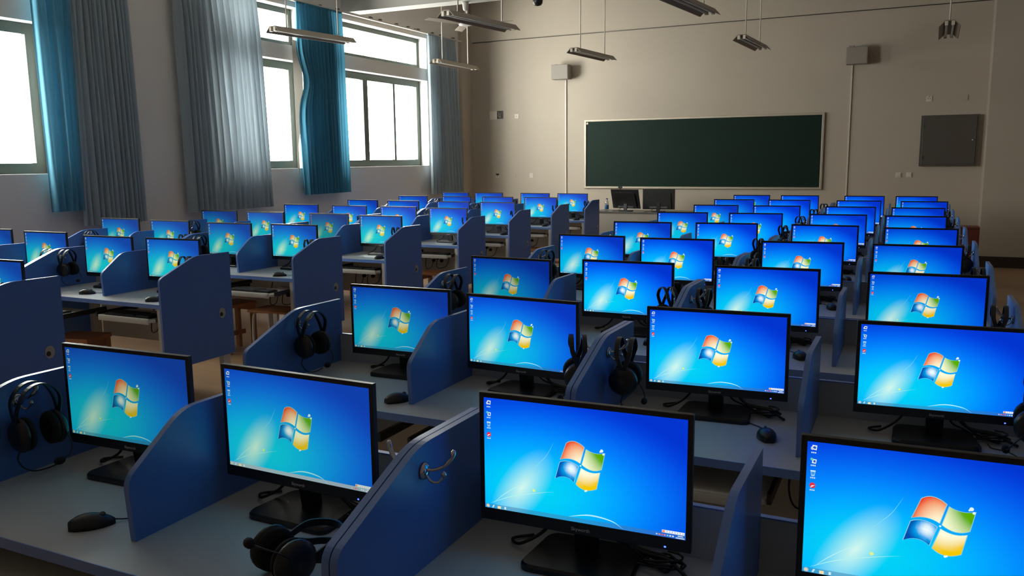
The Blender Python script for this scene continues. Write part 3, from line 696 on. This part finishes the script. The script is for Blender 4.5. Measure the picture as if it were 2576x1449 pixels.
# ------------------------------------------------------------------ stools
def wooden_stool():
    s = thing('wooden_stool', '', 'stool')
    MB().box(-.17, .17, -.13, .13, .415, .445, .004).build('seat', 'wood', s)
    for e in (-1, 1):
        for f in (-1, 1): MB().box(e*.145-.016, e*.145+.016, f*.10-.022, f*.10+.022, 0, .415).build('leg', 'wood', s)
        MB().box(e*.145-.010, e*.145+.010, -.08, .08, .36, .414).build('apron', 'wood', s)
    MB().box(-.13, .13, -.012, .012, .14, .18).build('stretcher', 'wood', s)
    return s
ST = wooden_stool(); first = True
for (r, c, x, y, a) in ((2, 3, -5.50, 4.08, 12), (2, 2, -6.30, 4.10, 0), (3, 3, -5.50, 5.62, 85), (4, 4, -4.85, 6.85, 5), (5, 4, -4.83, 8.10, 0), (6, 4, -4.85, 9.45, 4), (7, 4, -4.85, 10.80, -5), (4, 3, -5.6, 6.85, -5), (5, 3, -5.6, 8.15, 0)):
    blk, row, seat, yb, xu = place(r, c); s = ST if first else dup(ST); first = False
    s.location = (x, y, 0); s.rotation_euler = (0, 0, math.radians(a)); s['label'] = 'brown wooden stool under desk, %s, %s, %s' % (blk, row, seat); s['group'] = 'wooden stools under the desks'
ms = thing('metal_stool', 'stool with flat wooden seat on cream bent tube legs, at the window block', 'stool', (-4.88, 5.50, 0), .1)
MB().box(-.20, .20, -.14, .14, .43, .448, .004).build('seat', 'wood', ms)
for e in (-1, 1):
    P = curve([(e*.165, -.12, 0), (e*.16, -.115, .30), (e*.155, -.10, .41), (e*.155, -.05, .424), (e*.155, .05, .424), (e*.155, .10, .41), (e*.16, .115, .30), (e*.165, .12, 0)], 5)
    MB().tube(P, .011, 8).build('leg_frame', 'leg', ms)
MB().tube([(-.16, -.117, .15), (.16, -.117, .15)], .008, 8).tube([(-.16, .117, .15), (.16, .117, .15)], .008, 8).build('cross_bar', 'leg', ms)
s = dup(ST); s.location = (-3.98, 9.6, 0); s.rotation_euler = (0, 0, .3); s['label'] = 'wooden stool standing alone in the aisle between the two desk blocks'; s['group'] = 'wooden stools under the desks'
del s['group']

# ------------------------------------------------------------------ teacher's desk
td = thing('teacher_desk', 'long beige teacher desk with flat front in front of the chalkboard', 'desk', (-4.05, 13.8, 0))
MB().box(-.90, 1.0, -.30, .32, .775, .80, .004).build('desktop', 'dull', td)
MB().box(-.89, .99, -.285, -.265, .0, .775).build('front_panel', 'leg', td)
for x in (-.89, .97): MB().box(x, x+.02, -.265, .30, 0, .775).build('side_panel', 'leg', td)
for nm, x, y, a, rl_, lab in (('L', -4.40, 13.72, 165.8, 15, 'black monitor seen from behind with a webcam clipped on top, on teacher desk'), ('R', -3.83, 13.68, 183, 0, 'black monitor seen from behind on teacher desk, nearer the right block')):
    m = thing('teacher_monitor', lab, 'monitor', (x, y, .80), math.radians(a))
    z0, z1 = .04, .375; h = MB()
    h.box(-.27, .27, -.008, .010, z0, z1, .003)
    h.prism(rounded([(-.22, z0+.02), (.22, z0+.02), (.20, z1-.06), (-.20, z1-.06)], .02, 3), .010, .030, 'y')
    hs = h.build('housing', 'gloss', m)
    v = MB(); v.box(-.13, .13, .0105, .0130, z1-.05, z1-.038); vo = v.build('vent_slot', 'rubber', m)
    p = MB(); p.box(-.15, .15, .028, .034, z0+.02, z0+.05); po = p.build('port_panel', 'grey', m)
    sc = MB().box(-.255, .255, -.0095, -.008, z0+.03, z1-.015).build('screen', 'rubber', m)
    if rl_:
        for o in (hs, vo, po, sc):
            o.rotation_euler = (math.radians(-rl_), 0, 0); o.location = (0, -.02, .008)
    MB().prism([(.030, .01), (.05, .01), (.04, .16), (.016, .16)], -.03, .03, 'x').build('stand_neck', 'gloss', m)
    MB().prism(rounded([(-.11, -.06), (.11, -.06), (.11, .10), (-.11, .10)], .03, 4), 0, .014, 'z').build('stand_base', 'gloss', m)
    MB().tube(curve([(.08, .03, .07), (.12, .05, .02), (.18, .06, .005), (.22, .10, .004)], 5), .004, 6).build('cable', 'rubber', m)
wc = thing('webcam', 'small black webcam clipped to the top of a monitor on teacher desk', 'webcam', (-4.515, 13.72, 1.165))
MB().box(-.035, .035, -.015, .015, .022, .05, .006).build('camera_body', 'rubber', wc)
MB().box(-.012, .012, -.012, .012, .0, .024).box(-.022, .022, -.045, -.033, -.055, .0).box(-.015, .015, -.045, .02, -.003, .004).build('clip', 'rubber', wc)
wb = thing('water_bottle', 'clear plastic water bottle with blue cap and label on teacher desk', 'bottle', (-4.72, 13.62, .80))
MB().lathe([(.0, 0), (.030, 0), (.033, .01), (.033, .13), (.031, .15), (.016, .185), (.013, .195), (.013, .20)], (0, 0, 0), 'z', 16).build('bottle_body', 'pet', wb)
MB().lathe([(.0335, .035), (.0345, .036), (.0345, .105), (.0335, .106)], (0, 0, 0), 'z', 16).build('label_wrap', 'label', wb)
MB().lathe([(.0, .198), (.015, .198), (.015, .217), (.0, .218)], (0, 0, 0), 'z', 14).build('cap', 'capblue', wb)

# ------------------------------------------------------------------ front wall fittings
bb = thing('chalkboard', 'long dark green chalkboard with pale aluminium frame on the front wall', 'chalkboard', (-3.52, 14.985, 1.135))
MB().box(-2.08, 2.08, -.012, .012, .035, 1.235).build('writing_surface', 'green', bb)
MB().box(-2.12, 2.12, -.028, .014, 0, .038, .004).box(-2.12, 2.12, -.028, .014, 1.232, 1.27, .004).box(-2.12, -2.08, -.028, .014, .03, 1.24, .004).box(2.08, 2.12, -.028, .014, .03, 1.24, .004).build('frame', 'alu', bb)
mg = MB().lathe([(0, -.012), (.02, -.012), (.024, 0), (0, 0)], (0, 0, 0), 'y', 14).build('magnet', 'plate'); mg.location = (-5.575, 14.973, 2.335); tag(mg, 'round white magnet at the top left corner of the chalkboard', 'magnet')
for (x, w2, ears, lab, z) in ((-6.05, .165, 0, 'grey wall speaker left of the chalkboard', 3.152), (-.94, .16, 1, 'grey wall speaker right of the chalkboard, with clamps on top', 3.14)):
    s = thing('wall_speaker', lab, 'speaker', (x, 14.84, z))
    MB().box(-w2, w2, -.09, .10, 0, .262, .006).build('cabinet', 'spk', s)
    MB().box(-w2+.012, w2-.012, -.094, -.09, .012, .25).build('grille', 'spk', s)
    MB().box(-.04, .04, .10, .155, .08, .18).build('wall_bracket', 'cab', s)
    e = MB()
    for a in (-.09, .10): e.box(a-.03*(1+ears)/1.5, a+.03*(1+ears)/1.5, -.06, .06, .262, .262+.012+.016*ears)
    e.build('clamp', 'spk', s)
for (x, z1, lab) in ((-6.02, 3.15, 'thin white cable duct below the left wall speaker'), (-1.02, 3.14, 'white cable duct running down below the right wall speaker')):
    tag(MB().box(x-.012, x+.012, 14.978, 15.0, .25, z1).build('cable_duct', 'plate'), lab, 'cable duct')
ec = thing('electrical_cabinet', 'flat grey metal electrical cabinet on the wall right of the chalkboard', 'cabinet', (.445, 14.995, 1.515))
MB().box(-.405, .405, -.075, 0, 0, .79, .004).build('case', 'cab', ec)
MB().box(-.375, .375, -.085, -.075, .03, .76, .003).build('door', 'cab', ec)
for z in (.14, .62): MB().box(-.372, -.350, -.094, -.085, z-.03, z+.03).build('hinge', 'frame', ec)
MB().lathe([(0, -.02), (.014, -.02), (.016, 0), (0, 0)], (.33, -.085, .40), 'y', 12).build('latch', 'chrome', ec)
def plate(x, z, lab, kind, w2=.043, col='plate'):
    p = thing(kind, lab, 'socket' if 'socket' in kind else 'switch' if 'switch' in kind else 'wall plate', (x, 15.0, z))
    MB().box(-w2, w2, -.010, 0, -w2, w2, .003).build('face_plate', col, p); return p
p = plate(-7.48, EYE-.32, 'damaged black topped wall socket in the front left corner', 'wall_socket'); MB().box(-.035, .035, -.013, -.009, .005, .04).box(-.006, .006, -.013, -.009, -.02, .0).build('dark_opening', 'rubber', p)
plate(-7.12, EYE-.32, 'blank cream wall plate between two others in the front left corner', 'wall_plate', col='wall')
p = plate(-6.74, EYE-.32, 'white wall switch low on the front wall, left of the chalkboard', 'wall_switch'); MB().box(-.028, .028, -.016, -.009, -.025, .028, .003).build('rocker', 'fan', p)
p = plate(-7.05, EYE+.82, 'small cream wall socket beside the open junction box', 'wall_socket'); MB().box(-.005, .005, -.012, -.009, -.006, .006).build('slot', 'rubber', p)
for x, lab in ((-.24, 'left one of the pair of light switches below the electrical cabinet'), (-.085, 'right one of the pair of light switches below the electrical cabinet')):
    p = plate(x, EYE-.32, lab, 'wall_switch'); MB().box(-.03, .03, -.020, -.009, -.028, .03, .004).build('rocker', 'plate', p)
p = plate(.135, EYE+.87, 'wall socket with dark holes above the electrical cabinet', 'wall_socket'); MB().box(-.018, -.010, -.012, -.009, -.006, .006).box(.010, .018, -.012, -.009, -.006, .006).box(-.01, .01, -.012, -.009, .028, .034).build('slot', 'rubber', p)
plate(.63, EYE+.87, 'blank wall plate high beside the front right corner', 'wall_plate', col='wall')
jb = thing('junction_box', 'open black junction box with loose wires and hanging cream cover', 'junction box', (-7.42, 15.0, EYE+.86))
MB().box(-.06, .075, -.012, 0, -.075, .075).build('box', 'rubber', jb)
cv = MB().box(-.21, -.05, -.022, -.014, -.09, .07, .003).build('cover', 'plate', jb)
MB().tube(curve([(-.03, -.014, .05), (0, -.03, .02), (-.02, -.03, -.02), (.03, -.02, -.05)], 4), .004, 5).tube(curve([(.05, -.014, .04), (.02, -.03, .0), (.03, -.03, -.03), (.0, -.02, -.06)], 4), .004, 5).build('wire', 'plate', jb)
rb = thing('wooden_box', 'red brown wooden box standing by the front right wall corner', 'box', (.80, 14.66, 0))
MB().box(-.15, .13, -.16, .16, 0, .57, .004).build('case', 'red', rb); MB().box(-.165, .133, -.175, .175, .57, .60, .004).build('lid', 'red', rb)
# ------------------------------------------------------------------ hanging lamps, fan, camera dome
def make_lamp():
    l = thing('pendant_lamp', '', 'lamp'); L2_ = .64
    h = MB(); h.prism([(-.05, .055), (.05, .055), (.115, -.015), (.108, -.015), (.045, .045), (-.045, .045), (-.108, -.015), (-.115, -.015)], -L2_, L2_, 'y')
    h.build('reflector', 'lamp', l)
    for s in (-1, 1):
        MB().tube([(s*.035, -L2_+.03, .018), (s*.035, L2_-.03, .018)], .016, 10).build('tube', 'tube', l)
        for e in (-1, 1): MB().box(s*.035-.018, s*.035+.018, e*(L2_-.015)-.018, e*(L2_-.015)+.018, -.005, .045, .004).build('lamp_holder', 'plate', l)
        MB().tube([(0, s*.42, .05), (0, s*.42, CZ-3.195)], .008, 6).build('hanging_rod', 'plate', l)
    return l
LP = make_lamp(); first = True
for (x, y, z, a, lab) in ((-6.73, 8.50, 0, -8, 'pendant lamp with two tubes hanging in front of the middle window curtains'),
                       (-6.82, 12.2, 0, 0, 'pendant lamp with two tubes hanging by the narrow slate curtain at the front'),
                       (-4.46, 8.57, 0, -8, 'pendant lamp with two tubes hanging right below the ceiling fan'),
                       (-4.41, 12.05, 0, -5, 'pendant lamp with two tubes hanging above the left wall speaker'),
                       (-2.13, 8.62, .0, -6, 'pendant lamp with two tubes cut off by the top edge of the photo'),
                       (-2.08, 11.95, 0, -3, 'pendant lamp with two tubes hanging above the right half of the chalkboard'),
                       (.28, 12.0, 0, -1, 'pendant lamp with two tubes seen end-on at the far right')):
    l = LP if first else dup(LP); first = False
    l.location = (x, y, 3.195+z); l.rotation_euler = (0, 0, math.radians(a)); l['label'] = lab; l['group'] = 'pendant tube lamps'
fn = thing('ceiling_fan', 'white ceiling fan hanging from the beam behind a pendant lamp', 'fan', (-6.0, 11.06, EYE+2.25))
MB().lathe([(0, 0), (.05, 0), (.048, -.02), (.035, -.11), (.012, -.125), (0, -.125)], (0, 0, 0), 'z', 18).build('canopy', 'fan', fn)
MB().tube([(0, 0, -.12), (.005, 0, -.26)], .010, 8).build('down_rod', 'fan', fn)
MB().lathe([(0, -.25), (.05, -.25), (.085, -.27), (.11, -.295), (.10, -.325), (.05, -.335), (0, -.335)], (0, 0, 0), 'z', 24).build('motor', 'fan', fn)
for k in range(3):
    g = math.radians(8+120*k); m_ = MB(); m_.box(.10, .70, -.055, .055, -.305, -.300)
    m_.v = [(a*math.cos(g)-b*math.sin(g), a*math.sin(g)+b*math.cos(g), c+(.18*b)) for a, b, c in m_.v]; m_.build('blade', 'lamp', fn)
cd = thing('dome_camera', 'black dome camera hanging below the ceiling beam', 'camera', (-4.86, 11.06, EYE+2.25))
MB().box(-.03, .03, -.03, .03, -.06, 0).build('mount', 'rubber', cd)
MB().lathe([(0, -.06), (.068, -.06), (.072, -.08), (.066, -.12), (.045, -.145), (0, -.155)], (0, 0, 0), 'z', 20).build('dome', 'gloss', cd)

bpy.context.view_layer.update()
